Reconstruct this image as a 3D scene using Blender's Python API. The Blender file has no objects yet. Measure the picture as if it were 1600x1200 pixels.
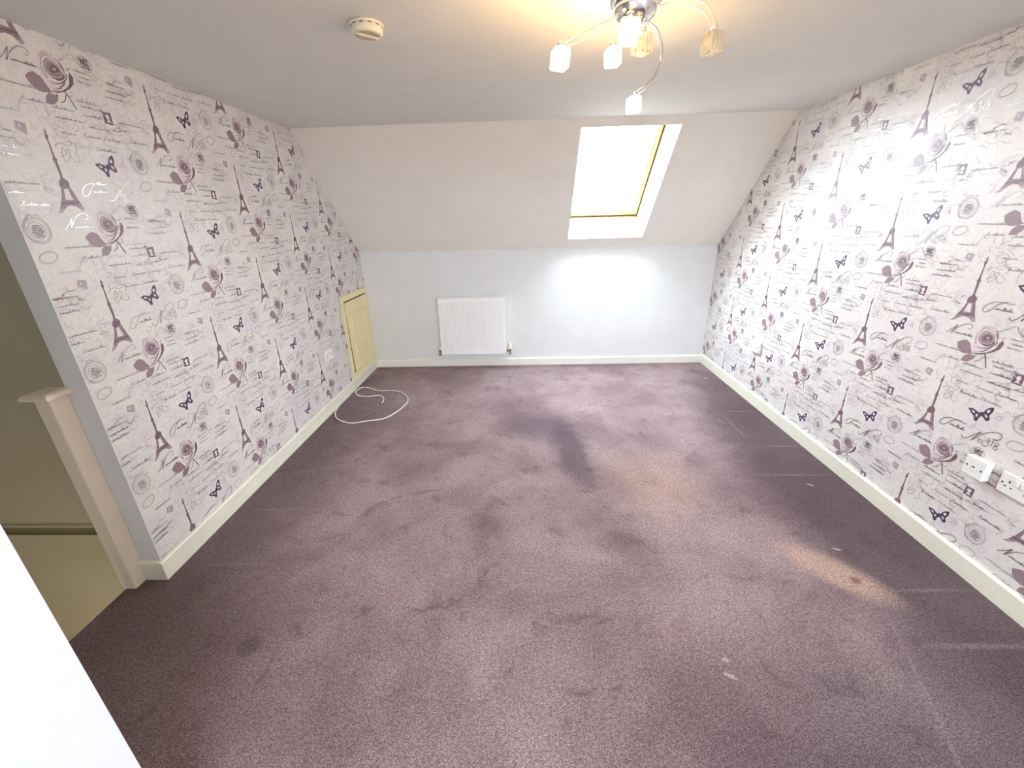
import bpy, math, random
from mathutils import Vector, Matrix

# ------------------------------------------------------------------ camera
SC = bpy.context.scene
COL = SC.collection
F_PX, PITCH, YAW, ROLL, CAM_H = 659.6, 0.3734, 0.0379, -0.0275, 1.5418
def cam_basis():
    cy, sy = math.cos(YAW), math.sin(YAW)
    fw = Vector((-sy*math.cos(PITCH), cy*math.cos(PITCH), -math.sin(PITCH)))
    rt = Vector((cy, sy, 0)); up = rt.cross(fw)
    r = rt*math.cos(ROLL) + up*math.sin(ROLL)
    u = -rt*math.sin(ROLL) + up*math.cos(ROLL)
    return r, u, fw
_r, _u, _w = cam_basis()
cam_data = bpy.data.cameras.new('camera')
cam_data.sensor_fit = 'HORIZONTAL'; cam_data.sensor_width = 36.0
cam_data.lens = F_PX/1600*36; cam_data.clip_start = 0.02
cam = bpy.data.objects.new('camera', cam_data); COL.objects.link(cam)
cam.matrix_world = Matrix(((_r.x, _u.x, -_w.x, 0), (_r.y, _u.y, -_w.y, 0), (_r.z, _u.z, -_w.z, CAM_H), (0, 0, 0, 1)))
SC.camera = cam

# ------------------------------------------------------------------ room dimensions
XL, XR = -1.718, 1.946          # papered side walls
YB, HK = 4.532, 1.244           # far knee wall and its height
YS, HC = 3.523, 2.2             # where the slope meets the ceiling, ceiling height
YE = 1.485                      # near end of the left wall
YRB, YRS = -2.75, -1.74         # rear knee wall / rear slope (behind the camera)
ANG = math.atan2(HC-HK, YB-YS)
SLOPE_LEN = math.hypot(HC-HK, YB-YS)
WX0, WX1, WS0, WS1 = 0.427, 1.153, 0.138, 1.314   # skylight opening in the slope

# ------------------------------------------------------------------ world, light, exposure
world = bpy.data.worlds.new('daylight'); SC.world = world; world.use_nodes = True
wnt = world.node_tree; bg = wnt.nodes['Background']
bg.inputs['Strength'].default_value = 26.0
wtc = wnt.nodes.new('ShaderNodeTexCoord'); wsp = wnt.nodes.new('ShaderNodeSeparateXYZ')
wnt.links.new(wtc.outputs['Generated'], wsp.inputs[0])
wr = wnt.nodes.new('ShaderNodeValToRGB')            # overcast sky above, roofs and ground below the horizon
wm = wnt.nodes.new('ShaderNodeMapRange'); wm.inputs['From Min'].default_value = -1; wm.inputs['From Max'].default_value = 1
wnt.links.new(wsp.outputs['Z'], wm.inputs['Value']); wnt.links.new(wm.outputs[0], wr.inputs['Fac'])
wr.color_ramp.elements[0].position = 0.485; wr.color_ramp.elements[0].color = (0.13, 0.125, 0.12, 1)
wr.color_ramp.elements[1].position = 0.515; wr.color_ramp.elements[1].color = (0.76, 0.89, 1.0, 1)
wnt.links.new(wr.outputs['Color'], bg.inputs['Color'])
STAIR_FILL_E = 34.0                  # glow of the unseen fill lamp added down the stairs
LAMP_W = 4.0                    # watts of each lit bulb
vs = SC.view_settings
vs.view_transform = 'Standard'; vs.look = 'None'; vs.gamma = 1.0
vs.use_curve_mapping = False; vs.exposure = 1.2
SC.cycles.use_denoising = True
SC.cycles.max_bounces = 10; SC.cycles.diffuse_bounces = 6; SC.cycles.transparent_max_bounces = 12
SC.cycles.sample_clamp_indirect = 6.0
SC.cycles.caustics_reflective = False; SC.cycles.caustics_refractive = False
RWX0, RWX1 = 0.45, 1.75         # rear skylight
# slope frames: point = O + x*X + s*(up the slope) + n*(outwards)
def front_slope(x, s, n):
    return (x, YB - s*math.cos(ANG) + n*math.sin(ANG), HK + s*math.sin(ANG) + n*math.cos(ANG))
def rear_slope(x, s, n):
    return (x, YRB + s*math.cos(ANG) - n*math.sin(ANG), HK + s*math.sin(ANG) + n*math.cos(ANG))
for nm, fr, sgn, px0, px1 in (('skylight_portal_front', front_slope, 1, WX0, WX1), ('skylight_portal_rear', rear_slope, -1, RWX0, RWX1)):
    d = bpy.data.lights.new(nm, 'AREA'); d.shape = 'RECTANGLE'
    d.size = px1-px0; d.size_y = WS1-WS0; d.cycles.is_portal = True
    o = bpy.data.objects.new(nm, d); COL.objects.link(o)
    o.location = fr((px0+px1)/2, (WS0+WS1)/2, 0.30)
    o.rotation_euler = (-sgn*ANG, 0, 0)

# ------------------------------------------------------------------ materials
def srgb(r, g, b):
    f = lambda c: (c/255/12.92) if c/255 <= 0.04045 else ((c/255+0.055)/1.055)**2.4
    return (f(r), f(g), f(b), 1)
def mat(name, col, rough=0.5, metal=0.0, spec=0.5, noise=0.0, nscale=20.0, bump=0.0, bscale=200.0, emit=None, estr=0.0):
    m = bpy.data.materials.new(name); m.use_nodes = True
    nt = m.node_tree; b = nt.nodes['Principled BSDF']
    b.inputs['Base Color'].default_value = col
    b.inputs['Roughness'].default_value = rough
    b.inputs['Metallic'].default_value = metal
    b.inputs['Specular IOR Level'].default_value = spec
    tc = nt.nodes.new('ShaderNodeTexCoord')
    if noise > 0:
        n = nt.nodes.new('ShaderNodeTexNoise'); n.inputs['Scale'].default_value = nscale; n.inputs['Detail'].default_value = 5
        nt.links.new(tc.outputs['Object'], n.inputs['Vector'])
        r = nt.nodes.new('ShaderNodeValToRGB')
        r.color_ramp.elements[0].position = 0.3; r.color_ramp.elements[1].position = 0.7
        r.color_ramp.elements[0].color = tuple(c*(1-noise) for c in col[:3])+(1,)
        r.color_ramp.elements[1].color = tuple(min(1, c*(1+noise)) for c in col[:3])+(1,)
        nt.links.new(n.outputs['Fac'], r.inputs['Fac']); nt.links.new(r.outputs['Color'], b.inputs['Base Color'])
    if bump > 0:
        n2 = nt.nodes.new('ShaderNodeTexNoise'); n2.inputs['Scale'].default_value = bscale; n2.inputs['Detail'].default_value = 3
        nt.links.new(tc.outputs['Object'], n2.inputs['Vector'])
        bp = nt.nodes.new('ShaderNodeBump'); bp.inputs['Strength'].default_value = bump; bp.inputs['Distance'].default_value = 0.001
        nt.links.new(n2.outputs['Fac'], bp.inputs['Height']); nt.links.new(bp.outputs['Normal'], b.inputs['Normal'])
    if emit:
        b.inputs['Emission Color'].default_value = emit; b.inputs['Emission Strength'].default_value = estr
    return m

M = {}
M['slope'] = mat('warm_white_slope_paint', (0.87, 0.845, 0.775, 1), 0.75, spec=0.2, noise=0.02, nscale=6, bump=0.25, bscale=120)
M['paint'] = mat('white_wall_paint', (0.77, 0.78, 0.78, 1), 0.75, spec=0.2, noise=0.02, nscale=6, bump=0.25, bscale=120)
M['ceiling'] = mat('ceiling_paint', (0.74, 0.735, 0.685, 1), 0.8, spec=0.2, noise=0.02, nscale=5, bump=0.2, bscale=150)
M['reveal'] = mat('window_reveal_paint', (0.78, 0.79, 0.79, 1), 0.5, noise=0.01)
M['ledge_shadow'] = mat('painted_ledge_shadow', (0.20, 0.175, 0.10, 1), 0.6, noise=0.05, nscale=8)
M['olive'] = mat('stairwell_paint', (0.52, 0.485, 0.385, 1), 0.6, noise=0.03, nscale=4, bump=0.3, bscale=150)
M['skirting'] = mat('cream_gloss_paint', (0.86, 0.83, 0.70, 1), 0.3, noise=0.03, nscale=9)
M['skirting_back'] = mat('white_gloss_paint', (0.88, 0.86, 0.79, 1), 0.3, noise=0.02, nscale=9)
M['newel'] = mat('newel_satin_paint', (0.80, 0.72, 0.62, 1), 0.35, noise=0.03, nscale=8)
M['hatch'] = mat('hatch_yellowed_paint', (0.86, 0.76, 0.44, 1), 0.4, noise=0.04, nscale=7)
M['gap'] = mat('dark_gap', (0.03, 0.022, 0.015, 1), 0.8, noise=0.1)
M['pine'] = mat('pine_lacquer', (0.46, 0.32, 0.13, 1), 0.35, noise=0.12, nscale=14)
M['white_frame'] = mat('white_lacquer', (0.88, 0.86, 0.80, 1), 0.35, noise=0.02)
M['rad'] = mat('radiator_enamel', (0.96, 0.955, 0.945, 1), 0.3, noise=0.005)
M['plastic'] = mat('white_plastic', (0.86, 0.85, 0.81, 1), 0.35, noise=0.01)
M['cream_plastic'] = mat('cream_plastic', (0.84, 0.79, 0.62, 1), 0.4, noise=0.03, nscale=30)
M['dark_plastic'] = mat('dark_slots', (0.02, 0.02, 0.02, 1), 0.5, noise=0.1)
M['brown_grille'] = mat('alarm_grille_shade', (0.50, 0.40, 0.33, 1), 0.5, noise=0.05)
M['chrome'] = mat('chrome', (0.86, 0.85, 0.83, 1), 0.08, metal=1.0, noise=0.01)
M['brass'] = mat('pipe_metal', (0.34, 0.32, 0.30, 1), 0.3, metal=1.0, noise=0.1, nscale=60)
M['cable'] = mat('white_cable', (0.84, 0.82, 0.80, 1), 0.4, noise=0.02)

# ---- papers and printed inks
def paper_material():
    m = bpy.data.materials.new('postcard_wallpaper'); m.use_nodes = True
    nt = m.node_tree; L = nt.links; b = nt.nodes['Principled BSDF']
    tc = nt.nodes.new('ShaderNodeTexCoord')
    def noise(scale, detail, lo, hi, rough=0.6, dist=0.0):
        n = nt.nodes.new('ShaderNodeTexNoise'); n.inputs['Scale'].default_value = scale
        n.inputs['Detail'].default_value = detail; n.inputs['Roughness'].default_value = rough
        n.inputs['Distortion'].default_value = dist
        L.new(tc.outputs['Object'], n.inputs['Vector'])
        r = nt.nodes.new('ShaderNodeMapRange'); r.inputs['From Min'].default_value = lo; r.inputs['From Max'].default_value = hi
        L.new(n.outputs['Fac'], r.inputs['Value']); return r.outputs['Result']
    def mix(fac, a, bb):
        x = nt.nodes.new('ShaderNodeMix'); x.data_type = 'RGBA'
        if isinstance(fac, float): x.inputs[0].default_value = fac
        else: L.new(fac, x.inputs[0])
        for s, v in ((6, a), (7, bb)):
            if isinstance(v, tuple): x.inputs[s].default_value = v
            else: L.new(v, x.inputs[s])
        return x.outputs[2]
    c = mix(noise(5.5, 4, 0.38, 0.62), (0.765, 0.72, 0.71, 1), (0.80, 0.77, 0.72, 1))
    c = mix(noise(9.0, 6, 0.52, 0.75, 0.7, 0.6), c, (0.71, 0.655, 0.69, 1))       # lilac clouds
    c = mix(noise(30.0, 6, 0.50, 0.68, 0.8, 2.8), c, (0.64, 0.59, 0.59, 1))     # faint map scrawl
    L.new(c, b.inputs['Base Color'])
    b.inputs['Roughness'].default_value = 0.42
    b.inputs['Specular IOR Level'].default_value = 0.5
    return m
PR = dict(rough=0.42)
M['paper'] = paper_material()
M['mauve'] = mat('print_mauve', srgb(152, 130, 137), noise=0.12, nscale=120, **PR)
M['mauve_dark'] = mat('print_dark_mauve', srgb(124, 99, 108), noise=0.1, nscale=120, **PR)
M['mauve_mid'] = mat('print_rose_mid', srgb(180, 160, 166), noise=0.08, nscale=120, **PR)
M['mauve_pale'] = mat('print_rose_pale', srgb(227, 217, 219), noise=0.06, nscale=120, **PR)
M['ink'] = mat('print_ink', srgb(84, 70, 88), noise=0.08, nscale=150, **PR)
M['grey'] = mat('print_grey', srgb(176, 168, 174), noise=0.08, nscale=150, **PR)
M['lilac'] = mat('print_lilac_patch', srgb(222, 213, 217), noise=0.05, nscale=60, **PR)
M['scrawl'] = mat('print_faint_scrawl', srgb(206, 198, 201), noise=0.06, nscale=90, **PR)
M['foil'] = mat('print_silver_script', (0.46, 0.45, 0.45, 1), 0.33, metal=0.85, noise=0.06, nscale=200)
PRINT_SLOTS = ['paint', 'paper', 'lilac', 'mauve', 'mauve_dark', 'mauve_mid', 'mauve_pale', 'ink', 'grey', 'foil']

def carpet_material():
    m = bpy.data.materials.new('mauve_carpet'); m.use_nodes = True
    nt = m.node_tree; L = nt.links; b = nt.nodes['Principled BSDF']
    tc = nt.nodes.new('ShaderNodeTexCoord')
    def noise(scale, detail=5, rough=0.6, dist=0.0, vec=None):
        n = nt.nodes.new('ShaderNodeTexNoise'); n.inputs['Scale'].default_value = scale
        n.inputs['Detail'].default_value = detail; n.inputs['Roughness'].default_value = rough
        n.inputs['Distortion'].default_value = dist
        L.new(vec or tc.outputs['Object'], n.inputs['Vector']); return n
    def rng(v, lo, hi, a=0.0, bb=1.0):
        r = nt.nodes.new('ShaderNodeMapRange'); r.interpolation_type = 'SMOOTHSTEP'
        for k, x in (('From Min', lo), ('From Max', hi), ('To Min', a), ('To Max', bb)): r.inputs[k].default_value = x
        L.new(v, r.inputs['Value']); return r.outputs['Result']
    def mix(fac, a, bb, blend='MIX'):
        x = nt.nodes.new('ShaderNodeMix'); x.data_type = 'RGBA'; x.blend_type = blend
        if isinstance(fac, float): x.inputs[0].default_value = fac
        else: L.new(fac, x.inputs[0])
        for s, v in ((6, a), (7, bb)):
            if isinstance(v, tuple): x.inputs[s].default_value = v
            else: L.new(v, x.inputs[s])
        return x.outputs[2]
    def math_(op, a, bb):
        x = nt.nodes.new('ShaderNodeMath'); x.operation = op
        for s, v in ((0, a), (1, bb)):
            if isinstance(v, (int, float)): x.inputs[s].default_value = v
            else: L.new(v, x.inputs[s])
        return x.outputs[0]
    # coordinates warped by noise: wear, stains and painted shadows get ragged outlines
    wn = noise(3.5, 5, 0.65)
    wv = nt.nodes.new('ShaderNodeVectorMath'); wv.operation = 'SUBTRACT'; wv.inputs[1].default_value = (0.5, 0.5, 0.5)
    L.new(wn.outputs['Color'], wv.inputs[0])
    ws = nt.nodes.new('ShaderNodeVectorMath'); ws.operation = 'SCALE'; ws.inputs['Scale'].default_value = 0.30
    L.new(wv.outputs[0], ws.inputs[0])
    wa = nt.nodes.new('ShaderNodeVectorMath'); wa.operation = 'ADD'
    L.new(tc.outputs['Object'], wa.inputs[0]); L.new(ws.outputs[0], wa.inputs[1])
    def blob(x, y, rx, ry, rot=0.0, soft=0.6, src=None):
        mp = nt.nodes.new('ShaderNodeMapping'); mp.vector_type = 'TEXTURE'
        mp.inputs['Location'].default_value = (x, y, 0); mp.inputs['Rotation'].default_value = (0, 0, rot)
        mp.inputs['Scale'].default_value = (rx, ry, 1)
        L.new(src or wa.outputs[0], mp.inputs['Vector'])
        ln = nt.nodes.new('ShaderNodeVectorMath'); ln.operation = 'LENGTH'
        sx = nt.nodes.new('ShaderNodeVectorMath'); sx.operation = 'MULTIPLY'; sx.inputs[1].default_value = (1, 1, 0)
        L.new(mp.outputs[0], sx.inputs[0]); L.new(sx.outputs[0], ln.inputs[0])
        return rng(ln.outputs['Value'], 1.0-soft, 1.0+soft*0.4, 1.0, 0.0)
    base = mix(rng(noise(1.7, 6, 0.62, 0.4).outputs['Fac'], 0.30, 0.72), (0.208, 0.140, 0.146, 1), (0.345, 0.256, 0.256, 1))
    base = mix(rng(noise(6.5, 6, 0.65, 0.8).outputs['Fac'], 0.54, 0.72, 0, 0.6), base, (0.120, 0.075, 0.080, 1))
    base = mix(rng(noise(2.6, 4, 0.55).outputs['Fac'], 0.55, 0.75, 0, 0.30), base, (0.30, 0.175, 0.185, 1))
    # darker carpet along the side and back walls; painted shadows in the near corners
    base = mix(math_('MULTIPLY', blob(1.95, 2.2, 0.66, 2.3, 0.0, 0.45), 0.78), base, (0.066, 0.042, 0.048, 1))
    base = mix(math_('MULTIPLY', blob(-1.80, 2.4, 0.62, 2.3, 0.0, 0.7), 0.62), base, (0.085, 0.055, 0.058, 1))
    base = mix(math_('MULTIPLY', blob(1.25, 0.45, 1.2, 0.85, 0.0, 0.7), 0.72), base, (0.075, 0.050, 0.057, 1))  # shadow of the person at the camera, painted into the carpet
    base = mix(math_('MULTIPLY', blob(-1.45, 0.95, 0.55, 0.75, 0.3, 0.6), 0.62), base, (0.110, 0.068, 0.062, 1))  # cast shadow of the partition, painted into the carpet colour
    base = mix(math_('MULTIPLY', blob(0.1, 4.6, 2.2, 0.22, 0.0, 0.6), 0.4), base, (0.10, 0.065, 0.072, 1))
    # dark blue-grey stain in the middle
    base = mix(math_('MULTIPLY', blob(0.12, 2.98, 0.36, 0.26, 0.0, 0.7), 0.55), base, (0.070, 0.052, 0.068, 1))
    base = mix(math_('MULTIPLY', blob(0.30, 2.62, 0.14, 0.50, 0.12, 0.6), 0.6), base, (0.066, 0.048, 0.064, 1))
    base = mix(math_('MULTIPLY', blob(-0.22, 1.86, 0.17, 0.13, 0.3, 0.8), 0.4), base, (0.075, 0.060, 0.062, 1))
    base = mix(math_('MULTIPLY', blob(0.46, 1.72, 0.13, 0.10, 0.0, 0.8), 0.4), base, (0.075, 0.060, 0.062, 1))
    base = mix(math_('MULTIPLY', blob(-1.105, 1.14, 0.05, 0.05, 0, 0.4, tc.outputs['Object']), 0.45), base, (0.055, 0.042, 0.046, 1))
    # bleached tan patches
    base = mix(math_('MULTIPLY', blob(1.39, 1.53, 0.25, 0.105, -0.85, 0.6, tc.outputs['Object']), 0.72), base, (0.50, 0.33, 0.26, 1))
    base = mix(math_('MULTIPLY', blob(1.455, 1.475, 0.028, 0.022, 0.4, 0.6, tc.outputs['Object']), 0.7), base, (0.16, 0.055, 0.022, 1))
    base = mix(math_('MULTIPLY', blob(0.80, 2.25, 0.34, 0.40, 0.2, 0.9), 0.5), base, (0.42, 0.27, 0.22, 1))
    for x, y, rx, ry, rot in ((0.722, 1.104, 0.018, 0.010, 0.2), (0.712, 1.045, 0.024, 0.009, -0.5), (1.50, 1.665, 0.022, 0.008, -0.4), (1.70, 2.20, 0.020, 0.008, -0.5), (1.80, 4.02, 0.03, 0.012, 0)):
        base = mix(blob(x, y, rx, ry, rot, 0.4, tc.outputs['Object']), base, (0.36, 0.30, 0.30, 1))
    # pale pressed lines left by furniture along the right wall and the left corner
    for x0, y0, x1, y1, wdt in ((1.58, 3.24, 1.92, 3.235, 0.012), (1.62, 2.656, 1.94, 2.66, 0.012), (1.43, 2.307, 1.92, 2.302, 0.012),
                           (1.53, 1.421, 1.94, 1.424, 0.010), (1.42, 1.165, 1.94, 1.167, 0.014), (1.60, 3.22, 1.60, 2.70, 0.010),
                           (1.50, 1.42, 1.20, 0.60, 0.010), (-1.62, 1.98, -1.22, 1.985, 0.012), (-1.62, 1.56, -1.15, 1.57, 0.012)):
        cx, cy = (x0+x1)/2, (y0+y1)/2; ln = math.hypot(x1-x0, y1-y0)/2
        base = mix(math_('MULTIPLY', blob(cx, cy, ln, wdt, math.atan2(y1-y0, x1-x0), 0.7, tc.outputs['Object']), 0.42), base, (0.26, 0.18, 0.19, 1))
    # worn dirt by the door edge and small dark marks
    for x, y, rx, ry in ((-0.62, 2.14, 0.10, 0.02), (-0.55, 2.16, 0.05, 0.016), (0.335, 2.13, 0.04, 0.014), (-0.35, 3.52, 0.09, 0.012), (0.42, 3.50, 0.03, 0.012), (-0.42, 1.35, 0.16, 0.018), (0.32, 1.28, 0.05, 0.02), (0.20, 1.30, 0.10, 0.03), (0.16, 0.96, 0.06, 0.02), (0.30, 1.0, 0.05, 0.015)):
        base = mix(math_('MULTIPLY', blob(x, y, rx, ry, 0.25, 0.9), 0.40), base, (0.050, 0.032, 0.038, 1))
    # fibre grain
    fine = noise(230, 3, 0.7).outputs['Fac']
    mid = noise(85, 4, 0.75, 0.5).outputs['Fac']
    g = math_('ADD', rng(fine, 0.30, 0.70, 0.32, 1.68), 0.0)
    g2 = rng(mid, 0.30, 0.70, 0.70, 1.30)
    gc = nt.nodes.new('ShaderNodeCombineColor')
    for i in range(3): L.new(math_('MULTIPLY', g, g2), gc.inputs[i])
    base = mix(1.0, base, gc.outputs[0], 'MULTIPLY')
    L.new(base, b.inputs['Base Color'])
    b.inputs['Roughness'].default_value = 0.95; b.inputs['Specular IOR Level'].default_value = 0.1
    b.inputs['Sheen Weight'].default_value = 0.08; b.inputs['Sheen Roughness'].default_value = 0.5
    b.inputs['Sheen Tint'].default_value = (0.85, 0.78, 0.86, 1)
    bp = nt.nodes.new('ShaderNodeBump'); bp.inputs['Strength'].default_value = 0.55; bp.inputs['Distance'].default_value = 0.006
    L.new(math_('ADD', fine, mid), bp.inputs['Height']); L.new(bp.outputs['Normal'], b.inputs['Normal'])
    return m
M['carpet'] = carpet_material()

def glass_material(name, tint=(1, 1, 1, 1), gloss=0.08, rough=0.02):
    m = bpy.data.materials.new(name); m.use_nodes = True; nt = m.node_tree; nt.nodes.clear()
    out = nt.nodes.new('ShaderNodeOutputMaterial'); t = nt.nodes.new('ShaderNodeBsdfTransparent'); t.inputs[0].default_value = tint
    g = nt.nodes.new('ShaderNodeBsdfGlossy'); g.inputs['Roughness'].default_value = rough
    x = nt.nodes.new('ShaderNodeMixShader'); x.inputs[0].default_value = 0.04
    nt.links.new(t.outputs[0], x.inputs[1]); nt.links.new(g.outputs[0], x.inputs[2])
    nt.links.new(x.outputs[0], out.inputs[0]); return m
M['pane'] = glass_material('window_glass')
def crystal_material():
    m = bpy.data.materials.new('crystal_glass'); m.use_nodes = True; nt = m.node_tree; nt.nodes.clear()
    out = nt.nodes.new('ShaderNodeOutputMaterial')
    t = nt.nodes.new('ShaderNodeBsdfTransparent'); t.inputs[0].default_value = (0.96, 0.93, 0.86, 1)
    g = nt.nodes.new('ShaderNodeBsdfGlossy'); g.inputs['Roughness'].default_value = 0.06
    d = nt.nodes.new('ShaderNodeBsdfTranslucent'); d.inputs[0].default_value = (0.9, 0.84, 0.72, 1)
    wv = nt.nodes.new('ShaderNodeTexWave'); wv.inputs['Scale'].default_value = 30; wv.inputs['Distortion'].default_value = 6
    tc = nt.nodes.new('ShaderNodeTexCoord'); nt.links.new(tc.outputs['Object'], wv.inputs['Vector'])
    x1 = nt.nodes.new('ShaderNodeMixShader'); x1.inputs[0].default_value = 0.35
    x2 = nt.nodes.new('ShaderNodeMixShader')
    mr = nt.nodes.new('ShaderNodeMapRange'); mr.inputs['To Min'].default_value = 0.12; mr.inputs['To Max'].default_value = 0.5
    nt.links.new(wv.outputs['Fac'], mr.inputs['Value']); nt.links.new(mr.outputs[0], x2.inputs[0])
    nt.links.new(t.outputs[0], x1.inputs[1]); nt.links.new(d.outputs[0], x1.inputs[2])
    nt.links.new(x1.outputs[0], x2.inputs[1]); nt.links.new(g.outputs[0], x2.inputs[2])
    nt.links.new(x2.outputs[0], out.inputs[0]); return m
M['crystal'] = crystal_material()
def lit_crystal_material():
    m = bpy.data.materials.new('lit_crystal_glass'); m.use_nodes = True; nt = m.node_tree; nt.nodes.clear()
    out = nt.nodes.new('ShaderNodeOutputMaterial')
    t = nt.nodes.new('ShaderNodeBsdfTransparent'); t.inputs[0].default_value = (1.0, 0.96, 0.88, 1)
    e = nt.nodes.new('ShaderNodeEmission'); e.inputs[1].default_value = 5.0
    tc = nt.nodes.new('ShaderNodeTexCoord'); n = nt.nodes.new('ShaderNodeTexNoise'); n.inputs['Scale'].default_value = 40
    nt.links.new(tc.outputs['Object'], n.inputs['Vector'])
    r = nt.nodes.new('ShaderNodeValToRGB'); r.color_ramp.elements[0].color = (1.0, 0.78, 0.46, 1); r.color_ramp.elements[1].color = (1.0, 0.86, 0.62, 1)
    nt.links.new(n.outputs['Fac'], r.inputs['Fac']); nt.links.new(r.outputs['Color'], e.inputs[0])
    x = nt.nodes.new('ShaderNodeMixShader'); x.inputs[0].default_value = 0.35
    nt.links.new(t.outputs[0], x.inputs[1]); nt.links.new(e.outputs[0], x.inputs[2]); nt.links.new(x.outputs[0], out.inputs[0]); return m
M['crystal_lit'] = lit_crystal_material()
M['bulb_lit'] = mat('lit_capsule', (1, 0.95, 0.85, 1), 0.3, noise=0.01, emit=(1.0, 0.80, 0.50, 1), estr=30.0)
M['stair_fill_lit'] = mat('stair_fill_glow', (0.9, 0.85, 0.75, 1), 0.4, noise=0.01, emit=(1.0, 0.88, 0.68, 1), estr=STAIR_FILL_E)
M['bulb_off'] = mat('unlit_capsule', (0.75, 0.73, 0.68, 1), 0.25, noise=0.03)

# ------------------------------------------------------------------ mesh helpers
class MB:
    def __init__(self): self.v = []; self.f = []; self.mi = []; self.slots = []; self.sm = []
    def _m(self, m):
        if m not in self.slots: self.slots.append(m)
        return self.slots.index(m)
    def face(self, pts, m, smooth=False):
        i = len(self.v); self.v += [tuple(p) for p in pts]
        self.f.append(tuple(range(i, i+len(pts)))); self.mi.append(self._m(m)); self.sm.append(smooth)
    def quads(self, verts, faces, m, smooth=False):
        i = len(self.v); self.v += [tuple(p) for p in verts]; k = self._m(m)
        for f in faces: self.f.append(tuple(a+i for a in f)); self.mi.append(k); self.sm.append(smooth)
    def box(self, a, b, m, xf=None):
        x0, y0, z0 = a; x1, y1, z1 = b
        vs_ = [(x0,y0,z0),(x1,y0,z0),(x1,y1,z0),(x0,y1,z0),(x0,y0,z1),(x1,y0,z1),(x1,y1,z1),(x0,y1,z1)]
        if xf: vs_ = [xf(*p) for p in vs_]
        self.quads(vs_, [(0,3,2,1),(4,5,6,7),(0,1,5,4),(1,2,6,5),(2,3,7,6),(3,0,4,7)], m)
    def bevel_box(self, a, b, c, m, xf=None):
        """box with its edges chamfered by c (24 vertices)"""
        lo, hi = a, b; V = []; idx = {}
        for sx in (0, 1):
            for sy in (0, 1):
                for sz in (0, 1):
                    P = (hi[0] if sx else lo[0], hi[1] if sy else lo[1], hi[2] if sz else lo[2])
                    s = (-1 if sx else 1, -1 if sy else 1, -1 if sz else 1)
                    for ax in range(3):
                        q = [P[k] + (0 if k == ax else s[k]*c) for k in range(3)]
                        idx[(sx, sy, sz, ax)] = len(V); V.append(xf(*q) if xf else tuple(q))
        F = []
        for ax in range(3):
            o = [k for k in range(3) if k != ax]
            for sgn in (0, 1):
                loop = []
                for (p, q) in ((0,0),(1,0),(1,1),(0,1)):
                    key = [0,0,0]; key[ax] = sgn; key[o[0]] = p; key[o[1]] = q
                    loop.append(idx[(key[0], key[1], key[2], ax)])
                F.append(tuple(loop))
        for ax in range(3):          # edge chamfers (edges parallel to ax)
            o = [k for k in range(3) if k != ax]
            for p in (0, 1):
                for q in (0, 1):
                    k0 = [0,0,0]; k1 = [0,0,0]; k0[o[0]] = k1[o[0]] = p; k0[o[1]] = k1[o[1]] = q; k1[ax] = 1
                    F.append((idx[(*k0, o[0])], idx[(*k1, o[0])], idx[(*k1, o[1])], idx[(*k0, o[1])]))
        for sx in (0, 1):
            for sy in (0, 1):
                for sz in (0, 1): F.append(tuple(idx[(sx, sy, sz, ax)] for ax in range(3)))
        self.quads(V, F, m)
    def prism(self, prof, a, b, m, axis='y', smooth=False):
        """closed 2-D profile extruded along an axis from a to b"""
        def P(p, t):
            return {'x': (t, p[0], p[1]), 'y': (p[0], t, p[1]), 'z': (p[0], p[1], t)}[axis]
        n = len(prof); vs_ = [P(p, a) for p in prof] + [P(p, b) for p in prof]
        fs = [(i, (i+1) % n, n+(i+1) % n, n+i) for i in range(n)]
        self.quads(vs_, fs, m, smooth)
        self.face([P(p, a) for p in prof][::-1], m); self.face([P(p, b) for p in prof], m)
    def lathe(self, prof, c, m, n=32, axis=(0, 0, 1), smooth=True):
        """(radius, height) profile turned about an axis through c"""
        A = Vector(axis).normalized(); U = A.orthogonal().normalized(); W = A.cross(U)
        vs_ = []
        for r, h in prof:
            for k in range(n):
                t = 2*math.pi*k/n
                vs_.append(Vector(c) + A*h + (U*math.cos(t)+W*math.sin(t))*r)
        fs = []
        for i in range(len(prof)-1):
            for k in range(n):
                fs.append((i*n+k, i*n+(k+1) % n, (i+1)*n+(k+1) % n, (i+1)*n+k))
        self.quads(vs_, fs, m, smooth)
        self.face([vs_[k] for k in range(n)][::-1], m); self.face([vs_[(len(prof)-1)*n+k] for k in range(n)], m)
    def tube(self, pts, r, m, n=8, smooth=True):
        pts = [Vector(p) for p in pts]; rings = []; N = None
        for i, p in enumerate(pts):
            t = (pts[min(i+1, len(pts)-1)] - pts[max(i-1, 0)]).normalized()
            if N is None: N = t.orthogonal().normalized()
            N = (N - t*N.dot(t)).normalized(); Bn = t.cross(N)
            rr = r[i] if isinstance(r, (list, tuple)) else r
            rings.append([p + (N*math.cos(2*math.pi*k/n)+Bn*math.sin(2*math.pi*k/n))*rr for k in range(n)])
        vs_ = [p for rg in rings for p in rg]; fs = []
        for i in range(len(rings)-1):
            for k in range(n): fs.append((i*n+k, i*n+(k+1) % n, (i+1)*n+(k+1) % n, (i+1)*n+k))
        self.quads(vs_, fs, m, smooth)
        self.face(rings[0][::-1], m); self.face(rings[-1], m)
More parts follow.
